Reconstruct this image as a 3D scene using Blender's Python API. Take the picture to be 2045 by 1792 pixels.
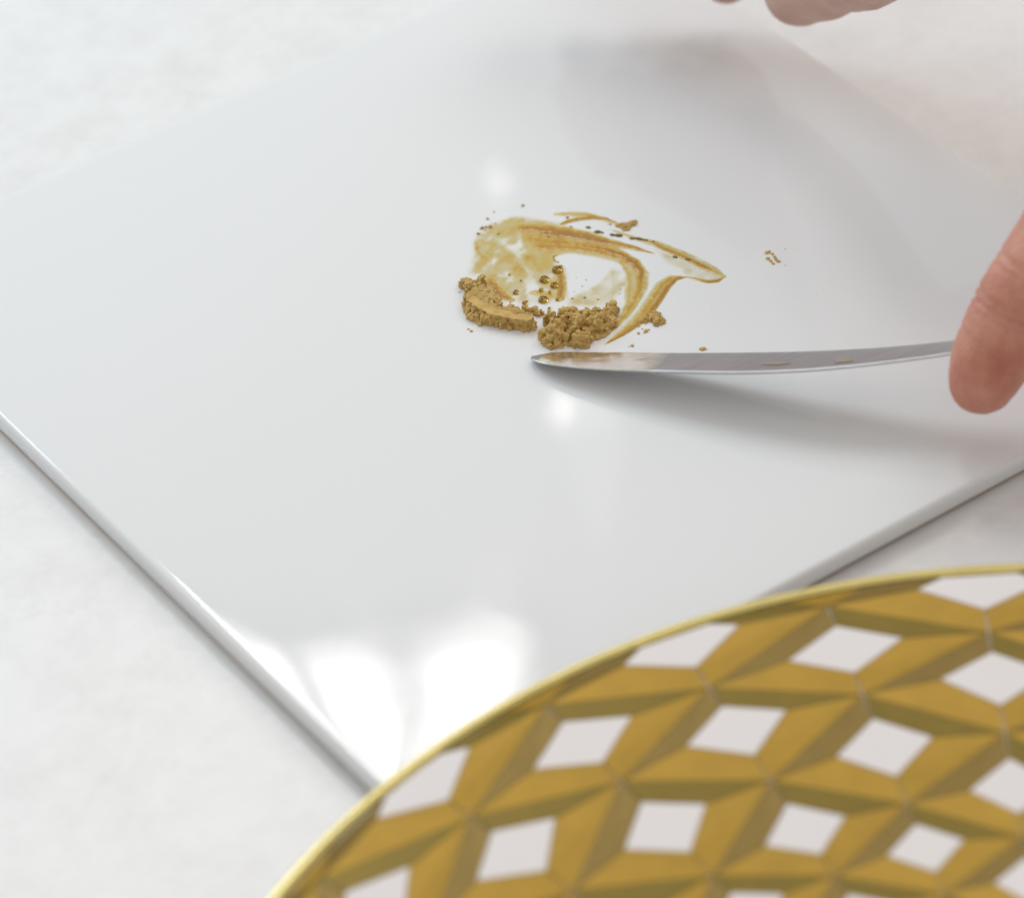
import bpy, bmesh, math, random
import numpy as np
from mathutils import Vector, Matrix
random.seed(7)
RNG = np.random.default_rng(11)
for o in list(bpy.data.objects): bpy.data.objects.remove(o)
scene = bpy.context.scene
COL = scene.collection

# ------------------------------------------------------------------ camera
TZ = 0.0052                                    # tile thickness: its glazed face lies at z = TZ, the table at z = 0
RT = Vector((0.81160, -0.58141, -0.05716)); UP = Vector((0.40487, 0.48922, 0.77249)); FW = Vector((0.42117, 0.65010, -0.63245))
CAM = Vector((-0.34623, -0.52727, 0.47726 + TZ))
FPX, W0, H0 = 7900.0, 2045.0, 1792.0
cd = bpy.data.cameras.new('camera'); cam = bpy.data.objects.new('camera', cd); COL.objects.link(cam)
cam.matrix_world = Matrix(((RT.x, UP.x, -FW.x, CAM.x), (RT.y, UP.y, -FW.y, CAM.y), (RT.z, UP.z, -FW.z, CAM.z), (0, 0, 0, 1)))
cd.sensor_width = 36.0; cd.lens = 36.0 * FPX / W0; cd.clip_start = 0.01; cd.clip_end = 100
cd.dof.use_dof = True; cd.dof.focus_distance = 0.782; cd.dof.aperture_fstop = 11.0; cd.dof.aperture_blades = 0
scene.camera = cam

# ------------------------------------------------------------------ light
world = bpy.data.worlds.new('World'); scene.world = world; world.use_nodes = True
bg = world.node_tree.nodes['Background']; bg.inputs[0].default_value = (1.0, 0.98, 0.955, 1); bg.inputs[1].default_value = 0.63
FAR = Vector((0.544, 0.839, 0)); SIDE = Vector((0.839, -0.544, 0))
def sky_dir(az, el):
    a, e = math.radians(az), math.radians(el)
    return FAR * (math.cos(a) * math.cos(e)) + SIDE * (math.sin(a) * math.cos(e)) + Vector((0, 0, math.sin(e)))
def area_light(name, az, el, dist, sx, sy, power, color, target=Vector((0, 0, TZ))):
    l = bpy.data.lights.new(name, 'AREA'); l.shape = 'RECTANGLE'; l.size = sx; l.size_y = sy; l.energy = power; l.color = color
    o = bpy.data.objects.new(name, l); COL.objects.link(o)
    o.location = target + sky_dir(az, el) * dist
    o.rotation_euler = (target - o.location).to_track_quat('-Z', 'Y').to_euler()
    return o
WIN_D, WIN_EL, WIN_AZ = 5.0, 51.5, -5.4
WIN_W, WIN_H = 0.72, 1.68
CORNER = Vector((-0.08, -0.083, TZ))
window_light = area_light('window_daylight', WIN_AZ, WIN_EL, WIN_D, WIN_W, WIN_H, 42, (1.0, 0.985, 0.97), CORNER)
side_light = area_light('side_window_daylight', -32, 44, 0.55, 0.30, 0.30, 1.9, (0.60, 0.83, 1.0), Vector((-0.12, 0.22, 0)))
right_light = area_light('right_fill_light', 42, 48, 1.2, 0.45, 0.45, 2.4, (1.0, 0.95, 0.90), Vector((0.10, 0.02, TZ)))  # added weak warm fill, lifts the right side that the hands darken; no window
scene.view_settings.view_transform = 'Standard'; scene.view_settings.look = 'None'
scene.view_settings.exposure = 0.02; scene.view_settings.gamma = 1.0; scene.view_settings.use_curve_mapping = False
scene.render.resolution_x = 1024; scene.render.resolution_y = 897
scene.render.engine = 'CYCLES'

# ------------------------------------------------------------------ helpers
def on_plane(px, py, z):
    """point of the place at height z met by the sight line through photo point (px, py)"""
    d = RT * ((px - W0 / 2) / FPX) + UP * (-(py - H0 / 2) / FPX) + FW
    return CAM + d * ((z - CAM.z) / d.z)
def zoom_a(x, y): return ((1700 + .5868 * x) / 1.9638, (700 + .5868 * y) / 1.9638)
def zoom_b(x, y): return ((2700 + .3628 * x) / 1.9638, (800 + .3628 * y) / 1.9638)
def tile_a(x, y, h=0.0): return on_plane(*zoom_a(x, y), TZ + h * 0.001)
def tile_b(x, y, h=0.0): return on_plane(*zoom_b(x, y), TZ + h * 0.001)

def tag(o, label=None, cat=None, group=None, kind=None):
    if label: o['label'] = label
    if cat: o['category'] = cat
    if group: o['group'] = group
    if kind: o['kind'] = kind
    return o
def link(name, me, mat, parent=None):
    o = bpy.data.objects.new(name, me); COL.objects.link(o)
    mats = mat if isinstance(mat, (list, tuple)) else [mat]
    if not me.materials:
        for m in mats: me.materials.append(m)
    if parent: o.parent = parent
    return o
def empty(name, loc=(0, 0, 0)):
    o = bpy.data.objects.new(name, None); COL.objects.link(o); o.location = loc; o.empty_display_size = 0.01
    return o
def mesh(name, verts, faces, smooth=True):
    me = bpy.data.meshes.new(name)
    me.from_pydata([tuple(v) for v in verts], [], faces); me.update()
    if smooth: me.polygons.foreach_set('use_smooth', [True] * len(me.polygons))
    return me

# --- numpy noise
def vnoise(x, y, seed=0):
    xi = np.floor(x).astype(np.int64); yi = np.floor(y).astype(np.int64); fx = x - xi; fy = y - yi
    def hsh(a, b):
        n = (a * 374761393 + b * 668265263 + seed * 1442695041) & 0xFFFFFFFF
        n = ((n ^ (n >> 13)) * 1274126177) & 0xFFFFFFFF
        return ((n ^ (n >> 16)) & 0xFFFF) / 65535.0
    u = fx * fx * (3 - 2 * fx); v = fy * fy * (3 - 2 * fy)
    return (hsh(xi, yi) * (1 - u) + hsh(xi + 1, yi) * u) * (1 - v) + (hsh(xi, yi + 1) * (1 - u) + hsh(xi + 1, yi + 1) * u) * v
def fbm(x, y, oct=4, seed=0):
    s = 0; a = 0.5
    for k in range(oct):
        s = s + a * vnoise(x * 2 ** k + 17.3 * k, y * 2 ** k - 9.1 * k, seed + k); a *= 0.5
    return s / (1 - 0.5 ** oct)
def worley(x, y, seed=0):
    xi = np.floor(x).astype(np.int64); yi = np.floor(y).astype(np.int64)
    f1 = np.full(x.shape, 9.0); f2 = np.full(x.shape, 9.0); val = np.zeros(x.shape); tx = np.zeros(x.shape); ty = np.zeros(x.shape)
    def h(a, b, k):
        n = (a * 374761393 + b * 668265263 + (seed * 7 + k) * 1442695041) & 0xFFFFFFFF
        n = ((n ^ (n >> 13)) * 1274126177) & 0xFFFFFFFF
        return ((n ^ (n >> 16)) & 0xFFFF) / 65535.0
    for dx in (-1, 0, 1):
        for dy in (-1, 0, 1):
            a, b = xi + dx, yi + dy
            px, py = a + h(a, b, 1), b + h(a, b, 2)
            d = np.hypot(x - px, y - py); v = h(a, b, 3); near = d < f1
            f2 = np.where(near, f1, np.minimum(f2, d)); val = np.where(near, v, val)
            tx = np.where(near, (x - px) * (h(a, b, 4) - .5), tx); ty = np.where(near, (y - py) * (h(a, b, 5) - .5), ty)
            f1 = np.where(near, d, f1)
    return f1, f2, val, tx + ty
def poly_sdf(x, y, P):
    """distance inside a polygon (positive inside)"""
    d = np.full(x.shape, 1e9); inside = np.zeros(x.shape, bool); n = len(P)
    for i in range(n):
        ax, ay = P[i]; bx, by = P[(i + 1) % n]; ex, ey = bx - ax, by - ay
        t = np.clip(((x - ax) * ex + (y - ay) * ey) / (ex * ex + ey * ey + 1e-12), 0, 1)
        d = np.minimum(d, np.hypot(x - ax - t * ex, y - ay - t * ey))
        c = ((ay > y) != (by > y)) & (x < (bx - ax) * (y - ay) / (by - ay + 1e-12) + ax)
        inside ^= c
    return np.where(inside, d, -d)
def polyline(x, y, P, w):
    """(distance / local half width, signed side) to a polyline with half width per point"""
    best = np.full(x.shape, 1e9); side = np.zeros(x.shape)
    for i in range(len(P) - 1):
        (ax, ay), (bx, by) = P[i], P[i + 1]; ex, ey = bx - ax, by - ay; L2 = ex * ex + ey * ey + 1e-12
        t = np.clip(((x - ax) * ex + (y - ay) * ey) / L2, 0, 1)
        dd = np.hypot(x - ax - t * ex, y - ay - t * ey); ww = w[i] + (w[i + 1] - w[i]) * t
        q = dd / ww; s = np.sign(ex * (y - ay) - ey * (x - ax)) * q
        m = q < best; best = np.where(m, q, best); side = np.where(m, s, side)
    return best, side
def grid_mesh(name, X, Y, Z, keep, attr=None):
    """mesh of the grid cells whose four corners are kept"""
    ny, nx = X.shape; idx = -np.ones(X.shape, int)
    c = keep[:-1, :-1] & keep[1:, :-1] & keep[:-1, 1:] & keep[1:, 1:]
    used = np.zeros(X.shape, bool)
    for a in (0, 1):
        for b in (0, 1): used[a:ny - 1 + a, b:nx - 1 + b] |= c
    idx[used] = np.arange(used.sum())
    V = np.stack([X[used], Y[used], Z[used]], 1)
    jj, ii = np.nonzero(c)
    F = np.stack([idx[jj, ii], idx[jj, ii + 1], idx[jj + 1, ii + 1], idx[jj + 1, ii]], 1)
    me = bpy.data.meshes.new(name); me.from_pydata(V.tolist(), [], F.tolist()); me.update()
    me.polygons.foreach_set('use_smooth', [True] * len(me.polygons))
    if attr is not None:
        a = me.attributes.new('pigment', 'FLOAT', 'POINT'); a.data.foreach_set('value', attr[used].astype(np.float32))
    return me

# ------------------------------------------------------------------ materials
def new_mat(name):
    m = bpy.data.materials.new(name); m.use_nodes = True
    nt = m.node_tree; b = nt.nodes['Principled BSDF']
    return m, nt, b
def node(nt, t, **kw):
    n = nt.nodes.new(t)
    for k, v in kw.items(): setattr(n, k, v)
    return n
def setin(n, **kw):
    for k, v in kw.items(): n.inputs[k.replace('_', ' ')].default_value = v
def simple(name, col, rough=.5, metal=0.0, spec=.5):
    m, nt, b = new_mat(name); b.inputs['Base Color'].default_value = (*col, 1); b.inputs['Roughness'].default_value = rough
    b.inputs['Metallic'].default_value = metal; b.inputs['Specular IOR Level'].default_value = spec
    return m
def noise_tex(nt, scale, detail=3, rough=.5, vec=None):
    n = node(nt, 'ShaderNodeTexNoise'); setin(n, Scale=scale, Detail=detail, Roughness=rough)
    if vec: nt.links.new(vec, n.inputs['Vector'])
    return n
def bump(nt, b, height, strength, dist):
    bp = node(nt, 'ShaderNodeBump'); setin(bp, Strength=strength, Distance=dist)
    nt.links.new(height, bp.inputs['Height']); nt.links.new(bp.outputs['Normal'], b.inputs['Normal']); return bp
def ramp(nt, fac, stops):
    r = node(nt, 'ShaderNodeValToRGB'); e = r.color_ramp.elements
    while len(e) < len(stops): e.new(0.5)
    for el, (p, c) in zip(e, stops): el.position = p; el.color = (*c, 1)
    nt.links.new(fac, r.inputs['Fac']); return r
def obj_coord(nt): return node(nt, 'ShaderNodeTexCoord').outputs['Object']

# white glazed porcelain of the tile
M_GLAZE, nt, b = new_mat('white_glaze'); v = obj_coord(nt)
setin(b, Base_Color=(.80, .80, .795, 1), Roughness=.035, IOR=1.5)
n = noise_tex(nt, 26, 2, .5, v); n2 = noise_tex(nt, 900, 1, .5, v)
r2 = ramp(nt, n2.outputs['Fac'], [(.72, (0, 0, 0)), (.80, (1, 1, 1))])
ad = node(nt, 'ShaderNodeMath', operation='MULTIPLY_ADD'); ad.inputs[1].default_value = 0.03
nt.links.new(r2.outputs['Color'], ad.inputs[0]); nt.links.new(n.outputs['Fac'], ad.inputs[2])
bump(nt, b, ad.outputs[0], .12, .0006)
smg = noise_tex(nt, 14, 5, .65, v); smr = ramp(nt, smg.outputs['Fac'], [(.42, (.025, .025, .025)), (.66, (.11, .11, .11))]); nt.links.new(smr.outputs['Color'], b.inputs['Roughness'])
M_BISQUE = simple('bisque_clay', (.40, .27, .17), .9)

# the white mottled table
M_TABLE, nt, b = new_mat('white_plaster'); v = obj_coord(nt)
a1 = noise_tex(nt, 70, 10, .78, v); a2 = noise_tex(nt, 260, 4, .6, v)
c1 = ramp(nt, a1.outputs['Fac'], [(.32, (.75, .735, .72)), (.58, (.825, .815, .80))])
fl = noise_tex(nt, 420, 2, .45, v); flr = ramp(nt, fl.outputs['Fac'], [(.66, (0, 0, 0)), (.76, (1, 1, 1))])
msk = ramp(nt, a2.outputs['Fac'], [(.45, (0, 0, 0)), (.7, (.45, .45, .45))])
mm = node(nt, 'ShaderNodeMath', operation='MULTIPLY'); nt.links.new(flr.outputs['Color'], mm.inputs[0]); nt.links.new(msk.outputs['Color'], mm.inputs[1])
mx = node(nt, 'ShaderNodeMix', data_type='RGBA'); mx.inputs[7].default_value = (.56, .54, .52, 1)
nt.links.new(mm.outputs[0], mx.inputs[0]); nt.links.new(c1.outputs['Color'], mx.inputs[6])
# hairline cracks
mp = node(nt, 'ShaderNodeMapping'); nt.links.new(v, mp.inputs['Vector'])
ds = noise_tex(nt, 30, 3, .5, v); ms = node(nt, 'ShaderNodeVectorMath', operation='MULTIPLY_ADD'); ms.inputs[1].default_value = (.03, .03, 0)
nt.links.new(ds.outputs['Color'], ms.inputs[0]); nt.links.new(v, ms.inputs[2])
vo = node(nt, 'ShaderNodeTexVoronoi', feature='DISTANCE_TO_EDGE'); setin(vo, Scale=9.0); nt.links.new(ms.outputs[0], vo.inputs['Vector'])
vr = ramp(nt, vo.outputs['Distance'], [(.0, (.35, .35, .35)), (.006, (0, 0, 0))])
vm = node(nt, 'ShaderNodeMath', operation='MULTIPLY'); nt.links.new(vr.outputs['Color'], vm.inputs[0]); nt.links.new(msk.outputs['Color'], vm.inputs[1])
mx2 = node(nt, 'ShaderNodeMix', data_type='RGBA'); mx2.inputs[7].default_value = (.45, .43, .41, 1)
nt.links.new(vm.outputs[0], mx2.inputs[0]); nt.links.new(mx.outputs[2], mx2.inputs[6]); nt.links.new(mx2.outputs[2], b.inputs['Base Color'])
rr = ramp(nt, a1.outputs['Fac'], [(.3, (.11, .11, .11)), (.7, (.18, .18, .18))]); nt.links.new(rr.outputs['Color'], b.inputs['Roughness'])
setin(b, IOR=1.5)
hs = node(nt, 'ShaderNodeMath', operation='MULTIPLY_ADD'); hs.inputs[1].default_value = .35
nt.links.new(a2.outputs['Fac'], hs.inputs[0]); nt.links.new(a1.outputs['Fac'], hs.inputs[2]); bump(nt, b, hs.outputs[0], .22, .0007)

# gold powder
def powder_mat(name, dark, light, rough=.62, metal=.25):
    m, nt, b = new_mat(name); v = node(nt, 'ShaderNodeNewGeometry').outputs['Position']
    a = noise_tex(nt, 500, 5, .65, v); c = ramp(nt, a.outputs['Fac'], [(.3, dark), (.7, light)])
    nt.links.new(c.outputs['Color'], b.inputs['Base Color']); setin(b, Roughness=rough, Metallic=metal)
    g = noise_tex(nt, 3500, 3, .7, v); bump(nt, b, g.outputs['Fac'], .55, .00025)
    return m
M_POWDER = powder_mat('gold_powder', (.47, .30, .08), (.68, .46, .155), .6, .15)
M_DAMP = powder_mat('damp_gold_powder', (.26, .155, .03), (.44, .27, .06), .42, .3)
M_OLIVE = powder_mat('wet_dark_gold', (.13, .085, .02), (.24, .165, .045), .3, .3)

# wet pigment film: light passes, tinted by the thickness of the pigment
M_FILM, nt, b = new_mat('wet_gold_film')
at = node(nt, 'ShaderNodeAttribute', attribute_name='pigment')
tr = node(nt, 'ShaderNodeBsdfTransparent'); gl = node(nt, 'ShaderNodeBsdfGlossy'); setin(gl, Roughness=.22, Color=(1, 1, 1, 1))
c = ramp(nt, at.outputs['Fac'], [(0, (1, 1, 1)), (.12, (1, .978, .88)), (.3, (.995, .91, .58)), (.55, (.965, .75, .22)), (.8, (.87, .575, .06)), (1, (.66, .39, .03))])
nt.links.new(c.outputs['Color'], tr.inputs['Color'])
geo = node(nt, 'ShaderNodeNewGeometry')
sp = noise_tex(nt, 2600, 2, .6, geo.outputs['Position']); spc = ramp(nt, sp.outputs['Fac'], [(.35, (.50, .29, .04)), (.62, (.74, .50, .13)), (.72, (.95, .75, .34))])
setin(b, Roughness=.35, Metallic=.35); nt.links.new(spc.outputs['Color'], b.inputs['Base Color'])
bn = noise_tex(nt, 900, 3, .6, geo.outputs['Position']); bump(nt, b, bn.outputs['Fac'], .3, .0002)
cov = ramp(nt, at.outputs['Fac'], [(.05, (0, 0, 0)), (.35, (.04, .04, .04)), (.9, (.28, .28, .28))])
m1 = node(nt, 'ShaderNodeMixShader'); nt.links.new(cov.outputs['Color'], m1.inputs[0]); nt.links.new(tr.outputs[0], m1.inputs[1]); nt.links.new(b.outputs[0], m1.inputs[2])
lw = node(nt, 'ShaderNodeFresnel'); setin(lw, IOR=1.36)
wet = ramp(nt, at.outputs['Fac'], [(.0, (0, 0, 0)), (.2, (1, 1, 1))])
fm = node(nt, 'ShaderNodeMath', operation='MULTIPLY'); nt.links.new(lw.outputs[0], fm.inputs[0]); nt.links.new(wet.outputs['Color'], fm.inputs[1])
m2 = node(nt, 'ShaderNodeMixShader'); nt.links.new(fm.outputs[0], m2.inputs[0]); nt.links.new(m1.outputs[0], m2.inputs[1]); nt.links.new(gl.outputs[0], m2.inputs[2])
nt.links.new(m2.outputs[0], nt.nodes['Material Output'].inputs['Surface'])

M_DROP, nt, b = new_mat('amber_liquid')
setin(b, Base_Color=(.62, .40, .07, 1), Roughness=.02, IOR=1.36); b.inputs['Transmission Weight'].default_value = .85

# steel of the palette knife
M_STEEL, nt, b = new_mat('brushed_steel'); v = obj_coord(nt)
mp = node(nt, 'ShaderNodeMapping'); setin(mp, Scale=(30, 900, 900)); nt.links.new(v, mp.inputs['Vector'])
sn = noise_tex(nt, 1.0, 3, .6, mp.outputs[0]); c = ramp(nt, sn.outputs['Fac'], [(.3, (.42, .42, .435)), (.7, (.51, .51, .525))])
nt.links.new(c.outputs['Color'], b.inputs['Base Color']); setin(b, Metallic=1.0, Roughness=.40); bump(nt, b, sn.outputs['Fac'], .08, .0002)
M_WOOD, nt, b = new_mat('handle_wood'); v = obj_coord(nt)
wn = noise_tex(nt, 90, 5, .6, v); c = ramp(nt, wn.outputs['Fac'], [(.3, (.20, .10, .045)), (.7, (.34, .19, .09))])
nt.links.new(c.outputs['Color'], b.inputs['Base Color']); setin(b, Roughness=.4)
M_RUST = simple('dried_pigment', (.36, .28, .20), .7)

# skin and nails
def skin(name, base, red):
    m, nt, b = new_mat(name); v = node(nt, 'ShaderNodeNewGeometry').outputs['Position']
    a = noise_tex(nt, 70, 4, .6, v); c = ramp(nt, a.outputs['Fac'], [(.32, red), (.66, base)])
    nt.links.new(c.outputs['Color'], b.inputs['Base Color'])
    b.inputs['Subsurface Weight'].default_value = .25; b.inputs['Subsurface Radius'].default_value = (.004, .0015, .0008); b.inputs['Subsurface Scale'].default_value = .6
    setin(b, Roughness=.5)
    vo = node(nt, 'ShaderNodeTexVoronoi'); setin(vo, Scale=900.0); nt.links.new(v, vo.inputs['Vector'])
    f = noise_tex(nt, 350, 3, .6, v); s = node(nt, 'ShaderNodeMath', operation='ADD'); nt.links.new(vo.outputs['Distance'], s.inputs[0]); nt.links.new(f.outputs['Fac'], s.inputs[1])
    bump(nt, b, s.outputs[0], .25, .0005)
    return m
M_SKIN = skin('skin', (.70, .34, .24), (.50, .165, .11))
M_SKIN_PALE = skin('pale_skin', (.60, .40, .33), (.52, .31, .25))
M_NAIL = simple('nail', (.66, .42, .36), .25)

# plate
M_PORC = simple('pinkish_porcelain', (.74, .69, .675), .12)
M_DIAM = simple('white_porcelain_diamond', (.84, .79, .775), .10)
def gold_print(name, c, metal=.5, rough=.36):
    m, nt, b = new_mat(name); v = node(nt, 'ShaderNodeNewGeometry').outputs['Position']
    a = noise_tex(nt, 160, 4, .6, v); k = ramp(nt, a.outputs['Fac'], [(.3, tuple(x * .93 for x in c)), (.7, tuple(x * 1.06 for x in c))])
    nt.links.new(k.outputs['Color'], b.inputs['Base Color']); setin(b, Metallic=metal, Roughness=rough)
    g = noise_tex(nt, 700, 2, .5, v); bump(nt, b, g.outputs['Fac'], .08, .0002)
    return m
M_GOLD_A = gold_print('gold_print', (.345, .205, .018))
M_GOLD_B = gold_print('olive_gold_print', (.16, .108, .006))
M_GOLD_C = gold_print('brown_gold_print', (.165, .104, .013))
M_RIM = gold_print('polished_gold', (.82, .68, .25), .95, .25)

# ------------------------------------------------------------------ table
me = mesh('table_top', [(-1.1, -1.1, 0), (1.1, -1.1, 0), (1.1, 1.1, 0), (-1.1, 1.1, 0), (-1.1, -1.1, -.03), (1.1, -1.1, -.03), (1.1, 1.1, -.03), (-1.1, 1.1, -.03)],
          [(0, 1, 2, 3), (7, 6, 5, 4), (0, 4, 5, 1), (1, 5, 6, 2), (2, 6, 7, 3), (3, 7, 4, 0)], False)
tag(link('table_top', me, M_TABLE), 'white mottled plaster table top under the tile', 'table', kind='structure')

# ------------------------------------------------------------------ tile
def rounded_ring(half, rad, n=10):
    rad = max(rad, 1e-4); out = []
    for q, (sx, sy) in enumerate(((1, 1), (-1, 1), (-1, -1), (1, -1))):
        for k in range(n + 1):
            a = math.pi / 2 * (q + k / n)
            out.append((sx * (half - rad) + rad * math.cos(a), sy * (half - rad) + rad * math.sin(a)))
    # straight runs get points of their own so that the glaze can sag evenly
    pts = []
    for i in range(len(out)):
        a, b_ = out[i], out[(i + 1) % len(out)]; pts.append(a)
        if math.dist(a, b_) > .02:
            for k in range(1, 40): pts.append((a[0] + (b_[0] - a[0]) * k / 40, a[1] + (b_[1] - a[1]) * k / 40))
    return pts
def ring_solid(name, prof, top_cap=True, bottom_cap=True):
    """prof: (inset, z) from the centre of the top to the bottom edge"""
    V, F = [], []; S = 0.1; m = None
    for ins, z in prof:
        ring = rounded_ring(S - ins, max(.0045 - ins, .0004), 10); m = len(ring); V += [(x, y, z) for x, y in ring]
    for i in range(len(prof) - 1):
        for k in range(m): F.append((i * m + k, (i + 1) * m + k, (i + 1) * m + (k + 1) % m, i * m + (k + 1) % m))
    if top_cap: F.append(tuple(range(m)))
    if bottom_cap: F.append(tuple(range(len(prof) * m - 1, (len(prof) - 1) * m - 1, -1)))
    return mesh(name, V, F)
tile = tag(empty('glazed_tile'), 'square glossy white porcelain tile lying on the table', 'tile')
prof = [(.016, TZ)]
for k in range(1, 13):
    t = k / 12; prof.append((.016 - t * .0149, TZ - .00007 * t ** 2.6))
zt = prof[-1][1]
for k in range(1, 9):
    a = math.pi / 2 * k / 8; prof.append((.0011 * (1 - math.sin(a)), zt - .0012 * (1 - math.cos(a))))
prof.append((0.00005, .0017)); prof.append((.0005, .0012))
link('glazed_body', ring_solid('glazed_body', prof), M_GLAZE, tile)
link('bisque_base', ring_solid('bisque_base', [(.0012, .0014), (.0010, .0012), (.0010, .0003), (.0014, 0.00002)], True, True), M_BISQUE, tile)

# ------------------------------------------------------------------ plate
PC = Vector((-0.0756, -0.2522, 0)); PR = 0.1437; RIN = 0.1413
def interp(x, xs, ys): return float(np.interp(x, xs, ys))
def plate_z(r): return interp(r, [0, .05, .075, .09, .117, .1413, .16], [.0165, .0168, .0178, .0188, .0212, .0236, .0245])
plate = tag(empty('patterned_plate', PC + Vector((0, 0, TZ - .007))), 'round plate with gold faceted lozenge pattern, white diamonds and gold rim', 'plate')
def lathe(name, prof, seg=224, closed=False):
    V, F = [], []; n = len(prof)
    for k in range(seg):
        a = 2 * math.pi * k / seg; V += [(r * math.cos(a), r * math.sin(a), z) for r, z in prof]
    for k in range(seg):
        for i in range(n - (0 if closed else 1)):
            j = (i + 1) % n; k2 = (k + 1) % seg
            F.append((k * n + i, k * n + j, k2 * n + j, k2 * n + i))
    return mesh(name, V, F)
body = [(.0005, plate_z(0))] + [(r, plate_z(r)) for r in (.02, .04, .05, .06, .07, .08, .09, .1, .11, .12, .13, .1405)] + \
       [(.1418, .0232), (.1405, .0214), (.13, .0185), (.11, .0145), (.098, .0105), (.092, .0052), (.091, .0020), (.087, .0020), (.086, .0052), (.082, .0075), (.04, .009), (.0005, .009)]
link('plate_body', lathe('plate_body', body), M_PORC, plate)
rimp = []
for k in range(14):
    a = 2 * math.pi * k / 14; rimp.append(((.14275 + .00098 * math.cos(a)), .0237 + .00105 * math.sin(a)))
link('gold_rim', lathe('gold_rim', rimp, 300, True), M_RIM, plate)
LEV = [.1493, .1388, .1281, .1177, .1051, .0925, .0822, .0722, .0628, .0540, .0458, .0382]
NC = 32; DA = 2 * math.pi / NC; A0 = math.radians(67.3)
def clip_r(P, rmax):
    out = []
    for i in range(len(P)):
        a, b_ = P[i], P[(i + 1) % len(P)]
        if a[0] <= rmax: out.append(a)
        if (a[0] <= rmax) != (b_[0] <= rmax):
            t = (rmax - a[0]) / (b_[0] - a[0]); out.append((rmax, a[1] + (b_[1] - a[1]) * t))
    return out
def poly_piece(P, h_in, h_out, fr):
    """polar polygon -> plate points; pulled in towards its middle so that a hair of porcelain shows between"""
    Q = [(PX[0] * math.cos(PX[1]), PX[0] * math.sin(PX[1]), PX[0]) for PX in P]
    cx = sum(q[0] for q in Q) / len(Q); cy = sum(q[1] for q in Q) / len(Q); o = []
    for (x, y, r), hh in zip(Q, h_out):
        x2, y2 = cx + (x - cx) * fr, cy + (y - cy) * fr
        o.append((x2, y2, plate_z(math.hypot(x2, y2)) + hh))
    return o
cells = {}
for par, lev in ((p, l) for l in range(0, len(LEV) - 1) for p in (0, 1)):
    if (lev + par) % 2: continue            # even columns hold diamonds at even levels, odd columns at odd levels
    r = LEV[lev]; rT = LEV[lev - 1] if lev else r + .0105; rB = LEV[lev + 1]
    T, Bn, L, R_ = (rT, 0), (rB, 0), (r, DA), (r, -DA)
    t, b_, l, rr_ = (r + .53 * (rT - r), 0), (r - .53 * (r - rB), 0), (r + .0004, .41 * DA), (r + .0004, -.41 * DA)
    H0_, H1_ = .00022, .00045
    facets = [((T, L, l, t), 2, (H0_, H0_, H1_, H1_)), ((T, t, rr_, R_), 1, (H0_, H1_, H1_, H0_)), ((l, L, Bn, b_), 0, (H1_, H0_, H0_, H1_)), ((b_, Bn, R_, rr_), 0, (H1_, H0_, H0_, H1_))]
    V, F, MI = [], [], []
    for P, mi, hs_ in facets:
        hmap = dict(zip(P, hs_)); C = clip_r(list(P), RIN)
        if len(C) < 3: continue
        pts = poly_piece(C, 0, [hmap.get(c_, .0005) for c_ in C], .982)
        area = sum(pts[i][0] * pts[(i + 1) % len(pts)][1] - pts[(i + 1) % len(pts)][0] * pts[i][1] for i in range(len(pts)))
        if abs(area) < 1e-6: continue
        if area < 0: pts = pts[::-1]
        k0 = len(V); m = len(pts); V += pts + [(x, y, z - .0009) for x, y, z in pts]
        F.append(tuple(range(k0, k0 + m))); MI.append(mi)
        for i in range(m): F.append((k0 + i, k0 + m + i, k0 + m + (i + 1) % m, k0 + (i + 1) % m)); MI.append(mi)
    me = None
    if F:
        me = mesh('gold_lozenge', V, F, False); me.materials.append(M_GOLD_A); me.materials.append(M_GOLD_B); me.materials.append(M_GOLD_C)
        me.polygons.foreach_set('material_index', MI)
    C = clip_r([t, l, b_, rr_], RIN); dm = None
    if len(C) >= 3:
        pts = poly_piece(C, 0, [H1_ + .00005] * len(C), .98); m = len(pts)
        a2_ = sum(pts[i][0] * pts[(i + 1) % m][1] - pts[(i + 1) % m][0] * pts[i][1] for i in range(m))
        if a2_ < 0: pts = pts[::-1]
        dm = mesh('white_diamond', pts + [(x, y, z - .0011) for x, y, z in pts], [tuple(range(m))] + [(i, m + i, m + (i + 1) % m, (i + 1) % m) for i in range(m)], False)
        dm.materials.append(M_DIAM)
    cells[(lev, par)] = (me, dm)
for (lev, par), (me, dm) in cells.items():
    for c_ in range(par, NC, 2):
        if me is None: continue
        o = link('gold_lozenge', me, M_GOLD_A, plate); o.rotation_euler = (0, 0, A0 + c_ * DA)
        if dm: link('white_diamond', dm, M_DIAM, o)
link('gold_medallion', lathe('gold_medallion', [(.0004, plate_z(0) + .0007), (.02, plate_z(.02) + .0007), (.0335, plate_z(.0335) + .0006), (.0345, plate_z(.0345) - .0002)], 96), M_GOLD_A, plate)

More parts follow.
